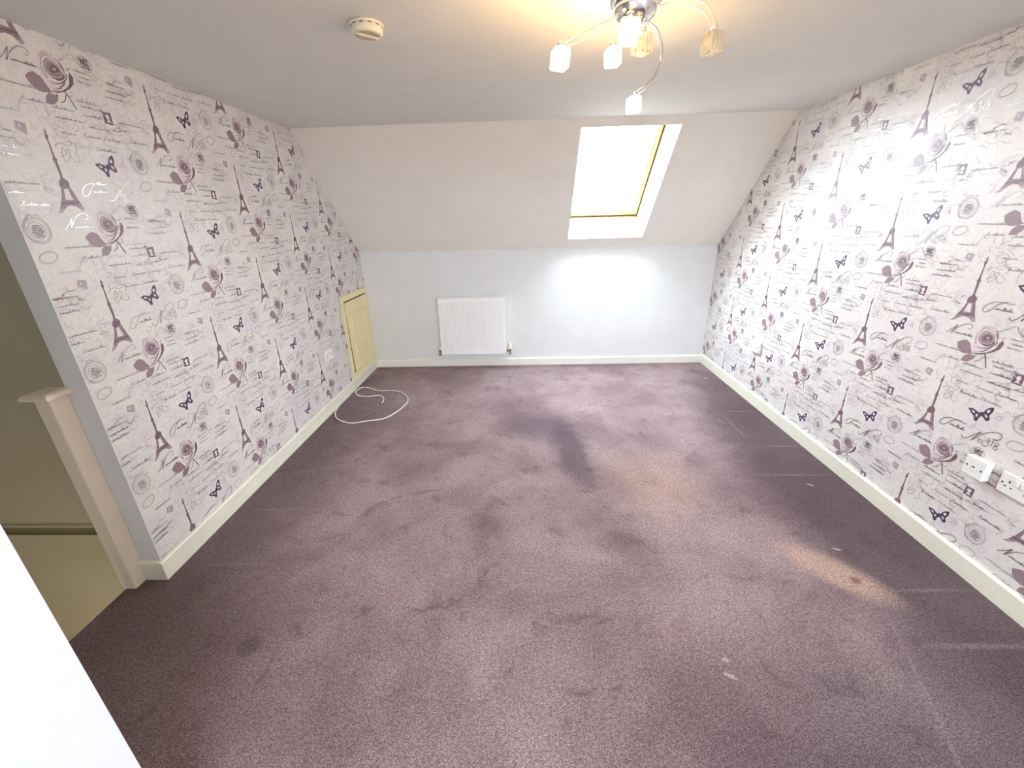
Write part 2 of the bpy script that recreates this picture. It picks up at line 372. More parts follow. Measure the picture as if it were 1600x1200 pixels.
    def build(self, name, parent=None, loc=None):
        me = bpy.data.meshes.new(name)
        off = Vector(loc) if loc else Vector((0, 0, 0))
        me.from_pydata([tuple(Vector(p)-off) for p in self.v], [], self.f)
        for s in self.slots: me.materials.append(M[s])
        me.polygons.foreach_set('material_index', self.mi); me.polygons.foreach_set('use_smooth', self.sm)
        me.update()
        o = bpy.data.objects.new(name, me); COL.objects.link(o); o.location = off
        if parent:
            o.parent = parent
            o.location = off - parent.matrix_world.translation if not parent.get('_loc') else off - Vector(parent['_loc'])
        return o
def fix_normals(o):
    import bmesh
    bm = bmesh.new(); bm.from_mesh(o.data); bmesh.ops.remove_doubles(bm, verts=bm.verts, dist=1e-6)
    bmesh.ops.recalc_face_normals(bm, faces=bm.faces); bm.to_mesh(o.data); bm.free(); return o
def tag(o, label=None, cat=None, group=None, kind=None):
    if label: o['label'] = label
    if cat: o['category'] = cat
    if group: o['group'] = group
    if kind: o['kind'] = kind
    return o
LOCS = {}
def thing(name, loc, label, cat, group=None, kind=None):
    o = bpy.data.objects.new(name, None); o.empty_display_size = 0.05; COL.objects.link(o); o.location = loc
    LOCS[o.name] = Vector(loc); return tag(o, label, cat, group, kind)
def part(mb, name, root, parent=None, recalc=True, label=None):
    """mesh given in world coordinates, stored relative to its thing's base"""
    base = LOCS[root.name]
    o = MB.build(mb, name)
    for v in o.data.vertices: v.co -= base
    o.parent = parent or root
    if recalc: fix_normals(o)
    if label: o['label'] = label
    return o
def structure(mb, name, recalc=True, label=None, cat=None):
    o = mb.build(name)
    if recalc: fix_normals(o)
    return tag(o, label, cat, None, 'structure')
def spline(pts, n=10):
    """Catmull-Rom through points"""
    P = [Vector(p) for p in pts]; P = [P[0]*2-P[1]] + P + [P[-1]*2-P[-2]]; out = []
    for i in range(1, len(P)-2):
        a, b, c, d = P[i-1:i+3]
        for k in range(n):
            t = k/n
            out.append(0.5*((2*b) + (c-a)*t + (2*a-5*b+4*c-d)*t*t + (3*b-a-3*c+d)*t**3))
    out.append(P[-2]); return out

# ------------------------------------------------------------------ wallpaper print (tile 530 mm, half drop)
# outlines in millimetres from the centre of the butterfly
T = 0.53
BFLY = [(-57,6),(-37,12),(-21,8),(-8,4),(-3,11),(5,12),(12,30),(23,42),(37,49),(40,32),(35,18),(31,7),(39,-4),(35,-16),(25,-18),(12,-8),(4,-6),(-3,-18),(-4,-31),(-9,-38),(-18,-35),(-25,-19),(-39,-11),(-55,4)]
BFLY_CELLS = [[((sum(p[0] for p in c)/len(c))+(u-sum(p[0] for p in c)/len(c))*0.72, (sum(p[1] for p in c)/len(c))+(v-sum(p[1] for p in c)/len(c))*0.72) for u, v in c] for c in [[(-46,3),(-36,6),(-24,1),(-22,-6),(-33,-8)],[(-21,-4),(-10,-2),(-8,-12),(-13,-22),(-20,-15)],[(12,22),(20,34),(30,36),(31,22),(22,12)],[(9,10),(19,10),(28,2),(29,-7),(18,-5)]]]
LEAF1 = [(-206,-266),(-188,-252),(-171,-245),(-150,-255),(-139,-277),(-128,-295),(-139,-300),(-159,-305),(-178,-303),(-196,-289)]
LEAF2 = [(-164,-339),(-158,-317),(-140,-299),(-118,-303),(-106,-296),(-115,-319),(-136,-338)]
ROSE = [(-136,-191),(-118,-166),(-92,-168),(-68,-178),(-50,-197),(-25,-198),(-29,-211),(-22,-224),(-28,-246),(-46,-264),(-78,-282),(-106,-296),(-130,-289),(-136,-264),(-132,-238),(-138,-213)]
CORE = [(-128,-221),(-120,-199),(-105,-185),(-84,-190),(-64,-202),(-57,-228),(-67,-243),(-87,-250),(-108,-248),(-124,-236)]
CORE_IN = [(-118,-222),(-108,-203),(-88,-196),(-69,-208),(-66,-228),(-84,-240),(-108,-238)]
SWIRL = [(-107,-223),(-102,-210),(-89,-203),(-74,-208),(-70,-219),(-86,-228),(-101,-230)]
SWIRL_IN = [(-97,-219),(-92,-211),(-82,-212),(-82,-219),(-90,-223)]
CRES = [(-109,-245),(-86,-245),(-66,-237),(-60,-220),(-55,-232),(-69,-246),(-89,-253)]
DARK = [(-31,-210),(-22,-224),(-29,-248),(-48,-266),(-72,-280),(-60,-266),(-45,-248),(-40,-228)]
UNDER = [(-113,-279),(-97,-277),(-79,-262),(-59,-247),(-67,-260),(-92,-281)]
PETAL_R = [(-62,-186),(-54,-194),(-49,-212),(-52,-232),(-56,-214)]
PETAL_L = [(-138,-208),(-130,-236),(-122,-254),(-131,-252),(-137,-232)]
SPIRE = [(-208,106),(-204,91),(-204,79),(-208,69),(-207,57),(-207,35),(-206,11),(-201,6),(-205,-1),(-204,-21),(-205,-44),(-206,-58),(-215,-58),(-214,-44),(-215,-22),(-215,-4),(-219,3),(-214,15),(-213,40),(-212,63),(-216,78)]
CAP = [(-227,-71),(-216,-58),(-204,-56),(-192,-66),(-190,-75),(-195,-84),(-206,-88),(-226,-92),(-230,-82)]
LEGS = [(-227,-90),(-233,-115),(-246,-139),(-261,-165),(-274,-180),(-252,-175),(-247,-168),(-233,-156),(-217,-150),(-197,-152),(-182,-164),(-178,-170),(-163,-163),(-177,-133),(-185,-106),(-192,-82)]
LEG_WIN = [(-219,-95),(-205,-92),(-201,-113),(-197,-130),(-226,-131),(-221,-110)]
LEG_BAR = [(-248,-141),(-176,-135),(-174,-141),(-250,-147)]
STAMP = [(57,-319),(95,-318),(93,-364),(55,-361)]
STAMP_IN = [(70,-328),(82,-327),(85,-337),(80,-346),(87,-355),(66,-356),(72,-346),(67,-338)]
GST = [(223,-177),(231,-151),(264,-156),(257,-191)]
PATCH = [(-20,52),(88,30),(72,-52),(-8,-46)]
def ellipse(cx, cy, rx, ry, n=20, rot=0.0):
    c, s = math.cos(rot), math.sin(rot)
    return [(cx+rx*math.cos(2*math.pi*k/n)*c-ry*math.sin(2*math.pi*k/n)*s, cy+rx*math.cos(2*math.pi*k/n)*s+ry*math.sin(2*math.pi*k/n)*c) for k in range(n)]
POLYS = [  # (layer, material, outline)
    (0, 'lilac', PATCH),
    (1, 'mauve', LEAF1), (1, 'mauve', LEAF2), (1, 'mauve_pale', ROSE), (2, 'mauve_mid', CORE), (3, 'mauve', CORE_IN), (4, 'mauve_mid', ellipse(-88,-217,16,13,12)), (5, 'mauve_dark', SWIRL), (6, 'mauve_mid', SWIRL_IN),
    (4, 'mauve_dark', CRES), (2, 'mauve_dark', DARK), (2, 'mauve', UNDER), (2, 'mauve_mid', PETAL_R), (3, 'mauve_mid', PETAL_L),
    (1, 'mauve_dark', SPIRE), (2, 'mauve_dark', CAP), (1, 'mauve', LEGS), (2, 'paper', LEG_WIN), (3, 'mauve_dark', LEG_BAR),
    (1, 'ink', BFLY)] + [(2, 'lilac', c) for c in BFLY_CELLS] + [
    (1, 'mauve_dark', STAMP), (2, 'mauve_pale', STAMP_IN), (1, 'grey', GST),
    (2, 'lilac', [(236,-163),(243,-161),(242,-172),(237,-170)]),
    (3, 'mauve_mid', [(-258,-161),(-274,-180),(-252,-175),(-245,-164)]), (3, 'mauve_mid', [(-184,-160),(-178,-170),(-163,-163),(-171,-148)])]
STROKES = []   # (material, half width mm, polyline)
def stroke(m, w, pts, smooth=True, n=5):
    if smooth and len(pts) > 2: pts = [(p.x, p.y) for p in spline([(x, y, 0) for x, y in pts], n)]
    STROKES.append((m, w, pts))
def closed(m, w, pts): STROKES.append((m, w, pts+[pts[0]]))
def cursive(m, w, u, v, length, h, seed, flourish=False):
    """a line of joined handwriting"""
    rg = random.Random(seed); pts = []; x = 0.0
    if flourish:
        pts += [(u-10, v-h*0.8), (u-2, v+h*0.4), (u+8, v+h*2.2), (u+2, v+h*2.4), (u+3, v+h*0.2)]; x = 9
    while x < length:
        a = h*rg.uniform(0.7, 1.2)
        if rg.random() < 0.18: a = h*rg.uniform(1.9, 2.6)
        st = h*rg.uniform(0.55, 0.95)
        pts += [(u+x, v), (u+x+st*0.9, v+a), (u+x+st*0.75, v+a*0.35)]
        x += st
        if rg.random() < 0.14: pts.append((u+x+h*0.8, v+h*0.15)); x += h*0.9
    stroke(m, w, pts, True, 3)
# big script: T-flourish + "anon", "No. 318", "N" + "ume"
stroke('foil', 1.5, [(-38,-64),(-53,-68),(-83,-67),(-119,-71),(-145,-89),(-152,-109),(-141,-116),(-120,-102),(-103,-80),(-83,-66),(-60,-60)])
cursive('foil', 1.2, -104, -99, 70, 6.5, 11)
stroke('foil', 1.6, [(-44,-116),(-36,-127),(-20,-123),(-3,-105),(27,-71)])
stroke('foil', 1.9, [(27,-71),(14,-98),(3,-124)], False)
stroke('foil', 1.5, [(3,-124),(21,-96),(47,-65),(73,-48),(94,-43),(105,-50),(102,-67),(90,-77),(78,-74)])
closed('foil', 1.3, ellipse(36,-108,7,9,12,0.4)); stroke('foil', 1.5, [(46,-117),(49,-116)], False)
stroke('foil', 1.3, [(58,-86),(70,-84),(64,-97),(72,-101),(70,-114),(58,-122),(50,-116)])
stroke('foil', 1.4, [(79,-88),(84,-84),(82,-112)], False)
stroke('foil', 1.3, [(104,-84),(94,-88),(95,-97),(107,-106),(102,-116),(92,-112),(97,-100),(106,-92),(104,-84)])
stroke('foil', 1.4, [(-272,-235),(-262,-228),(-245,-211),(-230,-192)]); stroke('foil', 1.8, [(-230,-192),(-248,-234)], False)
stroke('foil', 1.3, [(-248,-234),(-226,-204),(-201,-183),(-176,-178),(-166,-188),(-172,-200),(-183,-196)])
cursive('foil', 1.1, -232, -229, 80, 5.5, 12)
# lines of handwriting
for i, (u, v, ln, h, fl) in enumerate(((-28,139,92,5,0),(-57,102,64,5,1),(31,104,68,5,1),(-22,60,80,5,1),(-30,178,92,4.5,0),(74,144,42,5,0),(-116,58,72,5,0),
        (231,-36,124,4.5,0),(150,112,88,5,1),(286,-78,66,5,1),(176,-122,82,4.5,0),(-150,150,100,4.5,0),(-148,182,84,4.5,0),(120,180,110,4.5,0),
        (110,150,60,4.5,0),(-10,-200,60,4,0),(4,-218,40,4,0),(-6,-236,52,4,0),(-40,-305,80,4.5,0),(120,-210,86,4.5,0),(110,-238,92,4.5,0),
        (-150,100,54,5,0),(140,76,0,5,0),(-30,208,110,4,0),(96,-262,100,4.2,0))):
    if ln: cursive('foil' if i % 2 == 0 else 'grey', 0.70, u, v, ln, h, 100+i, bool(fl))
# monogram beside the spire
stroke('grey', 1.0, [(-182,18),(-160,30),(-166,52),(-176,22),(-172,2),(-150,20),(-140,44),(-156,40),(-138,10),(-122,6),(-112,22),(-126,36)])
stroke('grey', 0.8, [(-196,50),(-170,64),(-140,58),(-120,70),(-104,62),(-118,44)])
# stem, sepal, tendrils of the rose
stroke('ink', 1.7, [(-78,-282),(-69,-298),(-53,-337)]); stroke('mauve_dark', 1.3, [(-108,-325),(-90,-316),(-77,-293)])
stroke('mauve_dark', 1.6, [(-130,-295),(-106,-292),(-80,-282),(-52,-266)]); stroke('mauve_mid', 1.0, [(-68,-292),(-58,-296),(-50,-286),(-54,-276)])
stroke('mauve_mid', 0.9, [(-126,-186),(-116,-172),(-98,-168),(-80,-174)]); stroke('mauve_mid', 1.3, [(-133,-214),(-126,-194),(-112,-180),(-94,-180),(-74,-188),(-60,-202)]); stroke('mauve', 1.5, [(-118,-260),(-96,-262),(-74,-254),(-56,-240),(-47,-222)]); stroke('mauve', 1.4, [(-122,-286),(-98,-288),(-76,-278),(-54,-262)]); stroke('mauve_dark', 1.0, [(-72,-178),(-56,-192),(-52,-210)])
stroke('mauve_mid', 1.0, [(-134,-262),(-112,-268),(-88,-262),(-62,-246),(-46,-226)]); stroke('mauve_mid', 0.9, [(-126,-278),(-104,-282),(-84,-276)])
stroke('mauve_dark', 0.9, [(-38,-206),(-24,-196)]); stroke('mauve_mid', 0.9, [(-120,-180),(-106,-174),(-90,-178)])
for px in (-222, -212, -202): stroke('mauve_dark', 0.8, [(px-14 if px == -222 else px, -138), (px-28 if px == -222 else px, -152)], False)
stroke('mauve_dark', 1.0, [(-226,-94),(-240,-134)], False); stroke('mauve_dark', 1.0, [(-196,-92),(-180,-134)], False); stroke('mauve_mid', 0.9, [(-199,-92),(-186,-132)], False)
# round seal, small oval, postmark
closed('grey', 1.0, ellipse(162,30,44,44,28)); closed('grey', 0.7, ellipse(162,30,39,39,26)); closed('grey', 0.7, ellipse(162,30,28,28,22))
for k, (y0, w_) in enumerate(((46,12),(39,18),(32,14),(25,20),(18,16),(11,12))): cursive('grey', 0.9, 162-w_, y0-3, 2*w_, 4.2, 300+k)
stroke('grey', 0.9, [(140,70),(150,80),(166,77),(182,82),(190,72)])
closed('grey', 0.9, ellipse(162,-63,34,20,22,0.25)); closed('grey', 0.5, ellipse(162,-63,30,17,20,0.25))
closed('grey', 0.9, ellipse(47,-163,29,27,20)); closed('grey', 0.6, ellipse(47,-163,25,23,18))
for k in range(5): cursive('ink', 0.9, 30, -150-7*k, 32, 3.4, 330+k)
stroke('grey', 0.8, [(205,-214),(214,-228),(232,-222),(246,-206),(258,-214)])
# pale branching scrawl
_rg = random.Random(5)
for k in range(95):
    u, v = _rg.choice(((120,-180),(230,-230),(-110,110),(60,170),(200,170),(-200,160),(100,60),(-20,-130)))
    u += _rg.uniform(-75, 75); v += _rg.uniform(-55, 55); p = [(u, v)]; a = _rg.uniform(0, 6.3)
    for q in range(5):
        a += _rg.uniform(-1.3, 1.3); u += 11*math.cos(a); v += 9*math.sin(a); p.append((u, v))
    stroke('scrawl' if k % 5 else 'grey', 0.7 if k % 5 == 0 else 1.2, p, True, 2)

def clip_poly(pts, conv):
    """Sutherland-Hodgman against a convex counter-clockwise outline"""
    out = pts
    for i in range(len(conv)):
        a, b = conv[i], conv[(i+1) % len(conv)]; inp = out; out = []
        if not inp: return []
        side = lambda p: (b[0]-a[0])*(p[1]-a[1]) - (b[1]-a[1])*(p[0]-a[0])
        for k in range(len(inp)):
            p, q = inp[k-1], inp[k]; sp, sq = side(p), side(q)
            if sq >= 0:
                if sp < 0: t = sp/(sp-sq); out.append((p[0]+(q[0]-p[0])*t, p[1]+(q[1]-p[1])*t))
                out.append(q)
            elif sp >= 0: t = sp/(sp-sq); out.append((p[0]+(q[0]-p[0])*t, p[1]+(q[1]-p[1])*t))
    return out
def print_wall(mb, x, sgn, y0, z0, outline, ylo, yhi, zhi):
    """sgn: +1 left wall (tile u runs with +y), -1 right wall. outline: convex in (y, z), counter-clockwise"""
    inward = 1 if sgn > 0 else -1
    sd = lambda p: all((b[0]-a[0])*(p[1]-a[1]) - (b[1]-a[1])*(p[0]-a[0]) >= 0 for a, b in zip(outline, outline[1:]+outline[:1]))
    i0 = int(math.floor((ylo-y0)/T))-1; i1 = int(math.ceil((yhi-y0)/T))+1
    for i in range(i0, i1+1):
        cy = y0 + i*T
        for j in range(-2, int(zhi/T)+3):
            cz = z0 + (j + (0.5 if i % 2 else 0))*T
            if cz-0.4 > zhi or cz+0.25 < 0 or cy+0.36 < ylo or cy-0.36 > yhi: continue
            for lay, m, pl in POLYS:
                pts = clip_poly([(cy+sgn*u/1000, cz+v/1000) for u, v in pl], outline)
                if len(pts) < 3: continue
                xx = x + inward*(0.0004+0.00015*lay)
                P = [(xx, p[0], p[1]) for p in pts]
                mb.face(P if sgn > 0 else P[::-1], m)
            for m, w, pl in STROKES:
                P = [(cy+sgn*u/1000, cz+v/1000) for u, v in pl]; w = w/1000
                xx = x + inward*0.0015
                run = []
                def flush(run):
                    if len(run) < 2: return
                    L, R_ = [], []
                    for k in range(len(run)):
                        a = run[max(k-1, 0)]; b = run[min(k+1, len(run)-1)]
                        dx, dy = b[0]-a[0], b[1]-a[1]; ln = math.hypot(dx, dy) or 1
                        nx, ny = -dy/ln*w, dx/ln*w
                        L.append((xx, run[k][0]+nx, run[k][1]+ny)); R_.append((xx, run[k][0]-nx, run[k][1]-ny))
                    n = len(run)
                    mb.quads(L+R_, [(k, n+k, n+k+1, k+1) if sgn > 0 else (k, k+1, n+k+1, n+k) for k in range(n-1)], m)
                for p in P:
                    if sd(p): run.append(p)
                    else: flush(run); run = []
                flush(run)

# ------------------------------------------------------------------ the room shell
# floor (carpet) with the landing strip by the stairs
mb = MB()
mb.prism([(-1.858,-2.85),(XR+0.05,-2.85),(XR+0.05,YB+0.05),(XL-0.05,YB+0.05),(XL-0.05,YE+0.03),(-1.858,YE+0.03)], -0.06, 0.0, 'carpet', 'z')
structure(mb, 'floor', label='worn mauve carpet with stains and pressed lines', cat='carpet')

# left wall, papered
mb = MB()
mb.box((XL-0.09, YE, -0.05), (XL, YB+0.1, HC), 'paint')
outL = [(YE+0.004, 0.0), (YB, 0.0), (YB, HK), (YS, HC), (YE+0.004, HC)]
mb.face([(XL+0.0002, y, z) for y, z in outL], 'paper')
print_wall(mb, XL, 1, 1.904, 0.721, outL, YE, YB, HC)
structure(mb, 'wall_left', recalc=False, label='left wall with postcard wallpaper of towers, roses and butterflies', cat='wall')
# right wall, papered
mb = MB()
mb.box((XR, -2.85, -0.05), (XR+0.1, YB+0.1, HC), 'paint')
outR = [(YRB, 0.0), (YB, 0.0), (YB, HK), (YS, HC), (YRS, HC), (YRB, HK)]
mb.face([(XR-0.0002, y, z) for y, z in outR][::-1], 'paper')
print_wall(mb, XR, -1, 1.694, 0.708, [(-0.5, 0.0), (YB, 0.0), (YB, HK), (YS, HC), (-0.5, HC)], -0.5, YB, HC)
structure(mb, 'wall_right', recalc=False, label='right wall with postcard wallpaper and window glare', cat='wall')
# knee walls
mb = MB(); mb.box((XL-0.09, YB, -0.05), (XR+0.1, YB+0.1, HK+0.05), 'paint'); structure(mb, 'wall_back', label='low white knee wall under the slope', cat='wall')
mb = MB(); mb.box((XL-0.09, YRB-0.1, -0.05), (XR+0.1, YRB, HK+0.05), 'paint'); structure(mb, 'wall_front', label='white knee wall behind the camera', cat='wall')
# ceiling
mb = MB(); mb.box((-3.05, YRS-0.12, HC), (XR+0.1, YS+0.12, HC+0.1), 'ceiling'); structure(mb, 'ceiling', label='flat white ceiling with warm lamp glow', cat='ceiling')
# slopes with a skylight opening each
def slope(name, fr, label, WX0=WX0, WX1=WX1):
    mb = MB(); D = 0.30
    X0, X1 = -2.0, XR+0.1
    for a, b in (((X0, -0.16, 0), (WX0, SLOPE_LEN+0.05, D)), ((WX1, -0.16, 0), (X1, SLOPE_LEN+0.05, D)), ((WX0, -0.16, 0), (WX1, WS0, D)), ((WX0, WS1, 0), (WX1, SLOPE_LEN+0.05, D))):
        i0 = len(mb.f); mb.box(a, b, 'slope', xf=lambda x, s, n: fr(x, s, n))
    o = structure(mb, name, recalc=True, label=label, cat='ceiling'); return o
slope('ceiling_slope', front_slope, 'white sloping ceiling around the skylight')
slope('ceiling_slope_rear', rear_slope, 'white sloping ceiling behind the camera', RWX0, RWX1)
# bead where the slope meets the knee wall
mb = MB(); mb.prism([(YB-0.007, HK-0.004), (YB+0.001, HK-0.006), (YB+0.001, HK+0.004), (YB-0.006, HK+0.008)], XL, XR, 'paint', 'x')
structure(mb, 'trim_1', label='thin bead along the foot of the slope', cat='trim')
# partition beside the stairs, stairwell
mb = MB(); mb.prism([(-0.847, YRB-0.1), (-0.847, 0.525), (-2.9, 0.525), (-2.9, 0.43), (-0.95, 0.43), (-0.95, YRB-0.1)], -0.05, HC, 'reveal', 'z'); mb.box((-2.9, 0.43, -2.3), (-1.80, 0.525, -0.05), 'olive'); structure(mb, 'wall_partition', label='bright white partition end beside the stairs', cat='wall')
mb = MB(); mb.box((-3.0, 0.525, -2.3), (-2.9, 2.0, HC), 'olive'); structure(mb, 'wall_stairwell_side', label='olive stairwell side wall', cat='wall')
mb = MB(); mb.box((-2.9, 1.77, 0.055), (XL-0.09, 1.90, HC), 'olive'); mb.box((-2.9, 1.775, -2.3), (XL-0.09, 1.90, -0.005), 'olive')
mb.box((-2.9, 1.785, -0.005), (XL-0.09, 1.90, 0.055), 'ledge_shadow')  # dark strip painted in place of the shadow under the ledge
mb.prism([(1.760, 0.058), (1.7699, 0.055), (1.7699, 0.075), (1.765, 0.075), (1.760, 0.070)], -2.9, XL-0.09, 'olive', 'x')
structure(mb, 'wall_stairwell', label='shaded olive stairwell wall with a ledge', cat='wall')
mb = MB(); mb.box((-3.0, 0.525, -2.35), (-1.6, 1.9, -2.3), 'carpet'); structure(mb, 'floor_lower', label='dark floor at the foot of the stairwell', cat='floor')
mb = MB(); mb.box((-1.858, 0.525, -2.3), (-1.80, 1.775, -0.06), 'olive'); structure(mb, 'wall_stairwell_riser', label='olive wall under the landing edge', cat='wall')

# unseen fill lamp, added to brighten the stairwell walls from below
sl = thing('stair_fill_lamp', (-1.93, 1.0, -0.75), 'added unseen round fill lamp on the wall under the landing edge', 'added fill lamp')
mb = MB(); mb.lathe([(0.085, 0.0), (0.09, 0.006), (0.09, 0.022), (0.082, 0.030)], (-1.858, 1.0, -0.75), 'plastic', 28, (-1, 0, 0)); part(mb, 'fill_lamp_base', sl)
mb = MB(); mb.lathe([(0.078, 0.026), (0.076, 0.045), (0.060, 0.066), (0.034, 0.078), (0.004, 0.082)], (-1.858, 1.0, -0.75), 'stair_fill_lit', 28, (-1, 0, 0)); part(mb, 'fill_diffuser', sl)

# skirting boards
def skirting(name, m, h, t, kind, label):
    mb = MB()
    c = 0.006
    if kind == 'left':
        mb.prism([(XL, 0), (XL+t, 0), (XL+t, h-c), (XL+t-c, h), (XL, h)], YE-t, YB-0.0, m, 'y')
        mb.prism([(YE-t, 0), (YE, 0), (YE, h), (YE-t+c, h), (YE-t, h-c)], XL-0.09, XL+0.0, m, 'x')
    if kind == 'right':
        mb.prism([(XR, 0), (XR, h), (XR-t+c, h), (XR-t, h-c), (XR-t, 0)], YRB, YB, m, 'y')
    if kind == 'back':
        mb.prism([(YB, 0), (YB, h), (YB-t+c, h), (YB-t, h-c), (YB-t, 0)], XL+0.018, XR-0.018, m, 'x')
    return structure(mb, name, label=label, cat='skirting')
skirting('baseboard_left', 'skirting', 0.100, 0.018, 'left', 'cream skirting board under the left papered wall')
skirting('baseboard_right', 'skirting', 0.097, 0.018, 'right', 'cream skirting board under the right papered wall')
skirting('baseboard_back', 'skirting_back', 0.080, 0.018, 'back', 'white skirting board under the knee wall')

# ------------------------------------------------------------------ skylights (window_1 in view, window_2 behind the camera)
def skylight(name, fr, label, WX0=WX0, WX1=WX1):
    w = thing(name, fr((WX0+WX1)/2, WS0, 0.2), label, 'window', kind='structure')
    def ring(nm, mt, x0, x1, s0, s1, wd, n0, n1, parent=None, bottom=None):
        mb = MB(); xf = lambda x, s, n: fr(x, s, n)
        wb = bottom or wd
        x0 = WX0+(x0-WX0)*0.25; wl = wd*0.25          # the lining hides most of the left members
        for a, b in (((x0, s0, n0), (x0+wl, s1, n1)), ((x1-wd, s0, n0), (x1, s1, n1)), ((x0+wl, s0, n0), (x1-wd, s0+wb, n1)), ((x0+wl, s1-wd, n0), (x1-wd, s1, n1))):
            mb.bevel_box(a, b, 0.0007, mt, xf)
        return part(mb, nm, w, parent)
    e = 0.001
    ring('window_frame', 'white_frame', WX0+e, WX1-e, WS0+e, WS1-e, 0.028, 0.215, 0.295)
    ring('frame_lip', 'pine', WX0+0.029, WX1-0.029, WS0+0.029, WS1-0.029, 0.006, 0.226, 0.295)
    ring('sash', 'pine', WX0+0.047, WX1-0.047, WS0+0.055, WS1-0.047, 0.032, 0.236, 0.285)
    sash = ring('glazing_bead', 'white_frame', WX0+0.0795, WX1-0.0795, WS0+0.0875, WS1-0.0795, 0.026, 0.243, 0.275)
    ring('gap_seal', 'gap', WX0+0.0355, WX1-0.0355, WS0+0.0355, WS1-0.0355, 0.0112, 0.238, 0.292, bottom=0.0192)
    mb = MB(); mb.box((WX0+0.024, WS0+0.110, 0.262), (WX1-0.100, WS1-0.100, 0.266), 'pane', xf=lambda x, s, n: fr(x, s, n))
    part(mb, 'glass_pane', w)
    mb = MB(); mb.bevel_box((WX1-0.19, WS0+0.024, 0.200), (WX1-0.05, WS0+0.046, 0.216), 0.003, 'pine', lambda x, s, n: fr(x, s, n))
    mb.bevel_box((WX1-0.15, WS0+0.018, 0.196), (WX1-0.09, WS0+0.030, 0.212), 0.003, 'white_frame', lambda x, s, n: fr(x, s, n))
    part(mb, 'latch', w)
    return w
skylight('window_1', front_slope, 'pine roof window with blown-out daylight in the slope')
skylight('window_2', rear_slope, 'pine roof window in the slope behind the camera', RWX0, RWX1)

# ------------------------------------------------------------------ loft hatch door
HY0, HY1, HZ0, HZ1 = 3.853, 4.528, 0.100, 0.906
d = thing('door_1', (XL, (HY0+HY1)/2, HZ0), 'cream panelled loft access door low in the left wall', 'door', kind='structure')
for nm, a, b in (('stile', (HY0, HZ0), (HY0+0.055, HZ1)), ('stile', (HY1-0.06, HZ0), (HY1, HZ1)), ('rail', (HY0+0.055, HZ1-0.055), (HY1-0.06, HZ1)), ('rail', (HY0+0.055, HZ0), (HY1-0.06, HZ0+0.05))):
    mb = MB(); mb.bevel_box((XL+0.0005, a[0], a[1]), (XL+0.014, b[0], b[1]), 0.002, 'hatch'); part(mb, 'frame_'+nm, d)
mb = MB(); mb.box((XL+0.002, HY0+0.05, HZ0+0.045), (XL+0.0122, HY1-0.055, HZ1-0.05), 'gap'); part(mb, 'shadow_gap', d)
lf = MB(); ly0, ly1, lz0, lz1 = HY0+0.068, HY1-0.066, HZ0+0.056, HZ1-0.065
lf.prism([(ly0+0.007, lz0), (ly1, lz0), (ly1, lz1), (ly0-0.009, lz1)], XL+0.0125, XL+0.018, 'hatch', 'x')
leaf = part(lf, 'door_leaf', d)
for (a0, a1, b0, b1) in ((ly0+0.085, ly0+0.103, lz0+0.095, lz1-0.11), (ly1-0.103, ly1-0.085, lz0+0.095, lz1-0.11)):
    mb = MB(); mb.prism([(XL+0.0178, a0), (XL+0.0275, (a0*2+a1)/3), (XL+0.0275, (a0+a1*2)/3), (XL+0.0178, a1)], b0, b1, 'hatch', 'z'); part(mb, 'moulding', d, leaf)
for (b0, b1) in ((lz0+0.095, lz0+0.113), (lz1-0.128, lz1-0.110)):
    mb = MB(); mb.prism([(XL+0.0178, b0), (XL+0.0275, (b0*2+b1)/3), (XL+0.0275, (b0+b1*2)/3), (XL+0.0178, b1)], ly0+0.085, ly1-0.085, 'hatch', 'y'); part(mb, 'moulding', d, leaf)
mb = MB(); mb.bevel_box((XL+0.0181, ly0+0.30, lz0+0.035), (XL+0.028, ly0+0.325, lz0+0.065), 0.002, 'hatch'); part(mb, 'catch', d, leaf)

# ------------------------------------------------------------------ newel post
n = thing('newel_post', (-1.84, 1.452, 0), 'cream painted newel post with flat cap at the stair opening', 'newel post')
nx0, nx1, ny0, ny1 = -1.870, -1.8085, 1.415, 1.4845
c = 0.012
prof = [(nx0, ny0), (nx1-c, ny0), (nx1-c*0.45, ny0+c*0.12), (nx1-c*0.12, ny0+c*0.45), (nx1, ny0+c), (nx1, ny1), (nx0, ny1)]
mb = MB(); mb.prism(prof, 0.0, 0.948, 'newel', 'z'); part(mb, 'post', n)
mb = MB()
g = 0.020
x0, x1, y0, y1 = nx0-g, nx1+g-0.002, ny0-g, ny1-0.0
rings = [(0.0, 0.948), (0.006, 0.951), (0.006, 0.962), (0.0, 0.968), (-0.012, 0.973)]
vsn = []
for k, (e, z) in enumerate(rings): vsn += [(x0-e, y0-e, z), (x1+e, y0-e, z), (x1+e, y1, z), (x0-e, y1, z)]
fs = [tuple(range(3, -1, -1))] + [(4*k+i, 4*k+(i+1) % 4, 4*k+4+(i+1) % 4, 4*k+4+i) for k in range(4) for i in range(4)] + [(16, 17, 18, 19)]
mb.quads(vsn, fs, 'newel'); part(mb, 'cap', n)
mb = MB(); mb.bevel_box((nx0-0.004, ny0+0.004, -0.30), (nx0+0.03, ny1, 0.0), 0.002, 'newel'); part(mb, 'base_block', n)

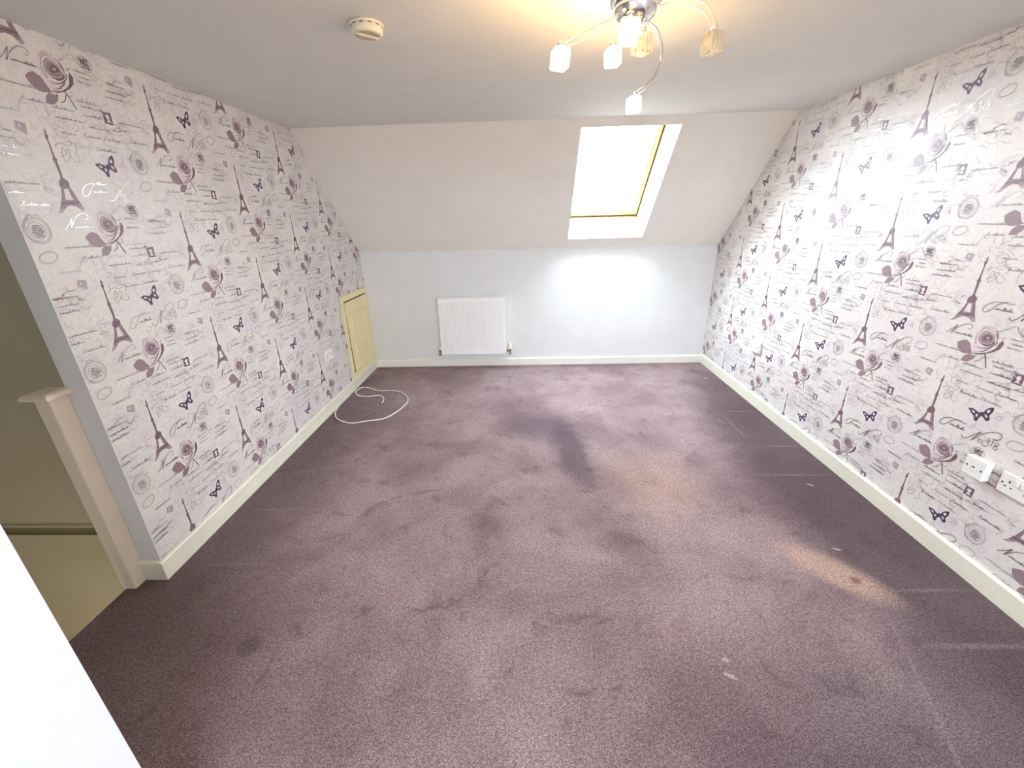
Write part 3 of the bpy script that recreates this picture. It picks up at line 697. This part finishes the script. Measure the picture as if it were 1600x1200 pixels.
# ------------------------------------------------------------------ radiator
RX0, RX1, RZ0, RZ1, RY = -0.938, -0.226, 0.158, 0.772, 4.452
r = thing('radiator', ((RX0+RX1)/2, YB, RZ0), 'white ribbed panel radiator on the knee wall', 'radiator')
nfl = 20; pit = (RX1-RX0-0.05)/nfl
front = [(RX0, RY+0.004), (RX0+0.004, RY)]
for k in range(nfl):
    cx = RX0+0.025+pit*(k+0.5)
    front += [(cx-0.0040, RY), (cx-0.0030, RY+0.013), (cx+0.0030, RY+0.013), (cx+0.0040, RY)]
front += [(RX1-0.004, RY), (RX1, RY+0.004)]
def rad_profile(dep): return [(x, (y if y <= RY+0.0041 and dep == 0 and (abs(x-RX0) < .005 or abs(x-RX1) < .005) else (RY if dep == 0 and y > RY else y))) for x, y in front]
mb = MB()
flat = [(x, RY if RX0+0.005 < x < RX1-0.005 else y) for x, y in front]
lv = [(RZ0, flat), (RZ0+0.042, flat), (RZ0+0.055, front), (RZ1-0.055, front), (RZ1-0.042, flat), (RZ1-0.006, flat)]
N = len(front); V = []
for z, pr in lv: V += [(x, y, z) for x, y in pr]
V += [(x, y+0.006, RZ1) for x, y in flat]
F = [(k*N+i, k*N+i+1, (k+1)*N+i+1, (k+1)*N+i) for k in range(len(lv)) for i in range(N-1)]
mb.quads(V, F, 'rad')
mb.box((RX0+0.001, RY+0.0175, RZ0), (RX1-0.001, RY+0.020, RZ1-0.001), 'rad')
part(mb, 'front_panel', r, recalc=False)
for sx0, sx1 in ((RX0-0.004, RX0), (RX1, RX1+0.004)):
    mb = MB(); mb.bevel_box((sx0, RY+0.006, RZ0+0.01), (sx1, YB-0.018, RZ1-0.002), 0.001, 'rad'); part(mb, 'side_panel', r)
mb = MB()
for k in range(24):
    xx = RX0+0.012+(RX1-RX0-0.024)*k/24
    mb.box((xx, RY+0.0235, RZ1-0.007), (xx+0.016, YB-0.024, RZ1-0.002), 'rad')
mb.box((RX0, RY+0.0205, RZ1-0.010), (RX1, RY+0.0235, RZ1), 'rad'); mb.box((RX0, YB-0.024, RZ1-0.010), (RX1, YB-0.020, RZ1), 'rad')
part(mb, 'top_grille', r)
mb = MB(); mb.box((RX0+0.01, YB-0.040, RZ0+0.01), (RX1-0.01, YB-0.026, RZ1-0.01), 'rad'); part(mb, 'back_panel', r)
for bx in (RX0+0.12, RX1-0.16):
    mb = MB(); mb.box((bx, YB-0.026, RZ0+0.06), (bx+0.04, YB-0.0005, RZ1-0.06), 'rad'); part(mb, 'bracket', r)
vy = YB-0.045
for vx, hi, nm, lab in ((RX1+0.045, 0.180, 'thermostatic_valve', 'cream thermostatic valve head on dark metal'), (RX0-0.022, 0.115, 'lockshield_valve', 'small white-capped valve on dark metal')):
    mb = MB()
    mb.lathe([(0.011, 0), (0.014, 0.004), (0.014, 0.022), (0.010, 0.026), (0.010, 0.042), (0.015, 0.046), (0.015, 0.062), (0.011, 0.066)], (vx, vy, RZ0-0.02), 'brass', 16)
    mb.tube([(vx, vy, RZ0+0.022), ((RX1 if vx > RX1 else RX0), vy, RZ0+0.022)], 0.010, 'brass', 10)
    mb.tube([(vx, vy, RZ0-0.012), (vx, YB-0.001, RZ0-0.012)], 0.0075, 'brass', 10)
    body = part(mb, nm, r, label=lab)
    mb = MB()
    if vx > RX1: mb.lathe([(0.016, 0), (0.021, 0.006), (0.021, 0.012), (0.0185, 0.014), (0.0195, 0.060), (0.017, 0.066), (0.004, 0.068)], (vx, vy, RZ0+0.044), 'cream_plastic', 20)
    else: mb.lathe([(0.013, 0), (0.015, 0.004), (0.014, 0.032), (0.010, 0.037), (0.003, 0.038)], (vx, vy, RZ0+0.044), 'plastic', 18)
    part(mb, 'valve_head', r, body)

# ------------------------------------------------------------------ wall sockets
def socket(name, x, sgn, yc, zc, w, h, t, label, kind):
    """sgn: +1 faces +x (left wall), -1 faces -x (right wall). u = viewer's right"""
    s = thing(name, (x, yc, zc-h/2), label, 'socket')
    def xf(u, v, n): return (x + sgn*n, yc + sgn*u, zc + v)
    mb = MB(); mb.bevel_box((-w/2, -h/2, 0.002), (w/2, h/2, t-0.008), 0.002, 'plastic', xf); part(mb, 'back_box', s)
    mb = MB(); mb.bevel_box((-w/2-0.001, -h/2-0.001, t-0.008), (w/2+0.001, h/2+0.001, t), 0.003, 'plastic', xf); pl = part(mb, 'face_plate', s)
    def slot(u, v, a, b): 
        m_ = MB(); m_.box((u-a/2, v-b/2, t-0.002), (u+a/2, v+b/2, t+0.0006), 'dark_plastic', xf); return part(m_, 'pin_hole', s, pl)
    def screw(u, v):
        m_ = MB(); A = Vector((sgn, 0, 0)); m_.lathe([(0.004, -0.001), (0.004, 0.0006), (0.002, 0.0010)], xf(u, v, t), 'dark_plastic', 10, A); return part(m_, 'screw', s, pl)
    if kind == 'double':
        for du in (-0.036, 0.036):
            slot(du, 0.012, 0.005, 0.010); slot(du-0.011, -0.010, 0.008, 0.005); slot(du+0.011, -0.010, 0.008, 0.005)
        for du in (-0.011, 0.011):
            m_ = MB(); m_.bevel_box((du-0.007, 0.008, t-0.002), (du+0.007, 0.030, t+0.004), 0.0015, 'plastic', xf); part(m_, 'rocker_switch', s, pl)
        screw(-0.060, -0.0); screw(0.060, -0.0)
    else:
        screw(-0.030, 0.0); screw(0.030, 0.0)
        m_ = MB(); m_.bevel_box((-0.009, -0.014, t-0.002), (0.009, 0.006, t+0.003), 0.001, 'white_frame', xf); o_ = part(m_, 'jack_port', s, pl)
        m_ = MB(); m_.box((-0.006, 0.001, t+0.0025), (0.006, 0.006, t+0.0036), 'dark_plastic', xf); part(m_, 'jack_slot', s, pl)
    return s
socket('telephone_socket', XR, -1, 1.610, 0.496, 0.086, 0.086, 0.034, 'square white telephone socket on a deep box beside the near double socket', 'single')
socket('double_socket', XR, -1, 1.452, 0.493, 0.146, 0.088, 0.014, 'white double power socket at the right edge near the skirting', 'double')
socket('double_socket', XR, -1, 3.490, 0.487, 0.146, 0.088, 0.030, 'white double power socket on the right wall near the far corner', 'double')
socket('double_socket', XL, 1, 3.450, 0.480, 0.146, 0.088, 0.012, 'white double power socket on the left wall beside the loft door', 'double')

# ------------------------------------------------------------------ smoke alarm
AX, AY = -0.553, 1.848
s = thing('smoke_alarm', (AX, AY, HC), 'round cream smoke alarm on the ceiling', 'smoke alarm')
mb = MB(); mb.lathe([(0.050, 0.0), (0.058, -0.002), (0.060, -0.006), (0.058, -0.010), (0.050, -0.011)], (AX, AY, HC), 'cream_plastic', 40); part(mb, 'base_plate', s)
mb = MB(); mb.lathe([(0.053, -0.0105), (0.055, -0.013), (0.055, -0.027), (0.0535, -0.032), (0.050, -0.0350), (0.046, -0.0355)], (AX, AY, HC), 'cream_plastic', 40); part(mb, 'body', s)
for k in range(12):
    t = 2*math.pi*k/12
    mb = MB(); q = Matrix.Rotation(t, 4, 'Z')
    mb.box((0.0535, -0.006, -0.0135), (0.0556, 0.006, -0.0112), 'dark_plastic', xf=lambda x, y, z: tuple(q @ Vector((x, y, z)) + Vector((AX, AY, HC)))); part(mb, 'vent_slot', s)
for sg in (-1, 1):
    pts = [(0.040*math.cos(a), sg*(0.009+0.033*math.sin(a))) for a in [math.pi*k/12 for k in range(13)]]
    q = Matrix.Rotation(0.75, 4, 'Z')
    P = [q @ Vector((a, b, 0)) + Vector((AX, AY, 0)) for a, b in pts]
    mb = MB(); mb.prism([(p.x, p.y) for p in P], HC-0.0365, HC-0.0350, 'brown_grille', 'z'); part(mb, 'grille', s)
q = Matrix.Rotation(0.75, 4, 'Z')
mb = MB()
for o_ in (-0.005, 0.0, 0.005): mb.box((-0.040, o_-0.0015, -0.0385), (0.040, o_+0.0015, -0.0352), 'cream_plastic', xf=lambda x, y, z: tuple(q @ Vector((x, y, z)) + Vector((AX, AY, HC))))
part(mb, 'ridge', s)

# ------------------------------------------------------------------ ceiling light
CX, CY = 0.345, 1.615
L_ = thing('ceiling_light', (CX, CY, HC), 'chrome ceiling light with six curved arms and glass cube shades', 'ceiling light')
mb = MB(); mb.lathe([(0.068, 0), (0.077, -0.004), (0.079, -0.052), (0.076, -0.062), (0.068, -0.063)], (CX, CY, HC), 'chrome', 48); cp = part(mb, 'canopy', L_)
mb = MB(); mb.lathe([(0.066, -0.062), (0.064, -0.080), (0.056, -0.098), (0.040, -0.110), (0.020, -0.115), (0.004, -0.116)], (CX, CY, HC), 'chrome', 48); part(mb, 'hub_dome', L_, cp)
CZ = HC-0.092
cubes = [  # position, lit, arm way-points (start on canopy ... end at cube top)
    ((0.114, 1.557, 1.988), True,  [(CX-0.052, CY-0.015, CZ), (0.25, 1.588, 2.085), (0.16, 1.566, 2.046)]),
    ((0.305, 1.740, 2.040), True,  [(CX-0.040, CY+0.030, CZ), (0.300, 1.68, 2.105), (0.303, 1.725, 2.095)]),
    ((0.284, 1.392, 1.994), True,  [(CX-0.015, CY-0.048, CZ), (0.31, 1.51, 2.085), (0.290, 1.42, 2.06)]),
    ((0.362, 1.575, 2.023), False, [(CX+0.020, CY-0.042, CZ), (0.366, 1.575, 2.09)]),
    ((0.547, 1.505, 1.996), False, [(CX+0.062, CY-0.010, CZ+0.020), (0.455, 1.575, 2.138), (0.525, 1.535, 2.100), (0.546, 1.508, 2.045)]),
    ((0.426, 1.920, 1.937), True,  [(CX+0.040, CY+0.030, CZ), (0.440, 1.70, 2.095), (0.487, 1.80, 2.062), (0.478, 1.87, 2.010), (0.438, 1.915, 1.985)]),
]
for i, (c, lit, way) in enumerate(cubes):
    c = Vector(c); top = c + Vector((0, 0, 0.032))
    path = [Vector(p) for p in way] + [top]
    mb = MB(); mb.tube(spline(path, 8), 0.0028, 'chrome', 8)
    off = Vector((0.0, 0.016, -0.012))
    p2 = [path[0]+off*0.2] + [p+off*(1.0 if 0 < k < len(path)-1 else 0.3) for k, p in enumerate(path[1:-1], 1)] + [top+Vector((0.003, 0.003, 0))]
    mb.tube(spline(p2, 8), 0.0016, 'chrome', 6)
    arm = part(mb, 'arm', L_)
    mb = MB(); mb.lathe([(0.008, 0.012), (0.010, 0.010), (0.010, 0.0), (0.006, -0.004)], top, 'chrome', 16); part(mb, 'lamp_holder', L_, arm)
    # faceted glass cube with bevelled corners and a socket well
    rot = Matrix.Rotation((0.25, 0.1, -0.2, 0.35, 0.3, 0.05)[i], 4, 'Z') @ Matrix.Rotation((0.10, -0.08, 0.12, 0.05, -0.10, -0.06)[i], 4, 'Y'); h = 0.026; w = 0.0245
    xf = lambda x, y, z: tuple(rot @ Vector((x, y, z)) + c)
    mb = MB(); mb.bevel_box((-w, -w, -h), (w, w, h), 0.0045, 'crystal_lit' if lit else 'crystal', xf)
    sh = part(mb, 'shade', L_, label='glowing glass cube shade' if lit else 'unlit clear glass cube shade')
    if not lit:
        mb = MB(); mb.lathe([(0.004, 0.025), (0.006, 0.022), (0.006, 0.0), (0.004, -0.006), (0.001, -0.008)], c, 'bulb_off', 12); part(mb, 'bulb', L_, sh)
    else:
        mb = MB(); mb.lathe([(0.004, 0.025), (0.007, 0.022), (0.008, 0.0), (0.006, -0.010), (0.001, -0.014)], c, 'bulb_lit', 12)
        part(mb, 'bulb', L_, sh)
        ld = bpy.data.lights.new('bulb_light', 'POINT'); ld.energy = LAMP_W; ld.color = (1.0, 0.64, 0.28); ld.shadow_soft_size = 0.018
        lo = bpy.data.objects.new('bulb_light', ld); COL.objects.link(lo); lo.parent = L_
        lo.location = c + Vector((0, 0, 0)) - LOCS[L_.name]

# ------------------------------------------------------------------ cable on the carpet
cz = 0.006
cab = [(-1.698, 3.70), (-1.70, 3.45), (-1.675, 3.30), (-1.60, 3.165), (-1.46, 3.085), (-1.33, 3.12), (-1.20, 3.17), (-1.125, 3.32), (-1.095, 3.52), (-1.165, 3.68), (-1.275, 3.775), (-1.45, 3.79), (-1.58, 3.87), (-1.645, 3.85), (-1.672, 3.76), (-1.60, 3.665), (-1.50, 3.645), (-1.41, 3.665), (-1.345, 3.60), (-1.325, 3.52), (-1.332, 3.485)]
t = thing('cable', (cab[0][0], cab[0][1], 0), 'white cable lying in a loop on the carpet by the loft door', 'cable')
mb = MB(); mb.tube(spline([(x, y, cz + (0.008 if k == 13 else 0)) for k, (x, y) in enumerate(cab)], 8), 0.0052, 'cable', 8); part(mb, 'sheath', t)
mb = MB(); mb.tube([(-1.332, 3.487, cz), (-1.335, 3.470, cz)], 0.0035, 'dark_plastic', 8); part(mb, 'cut_end', t)
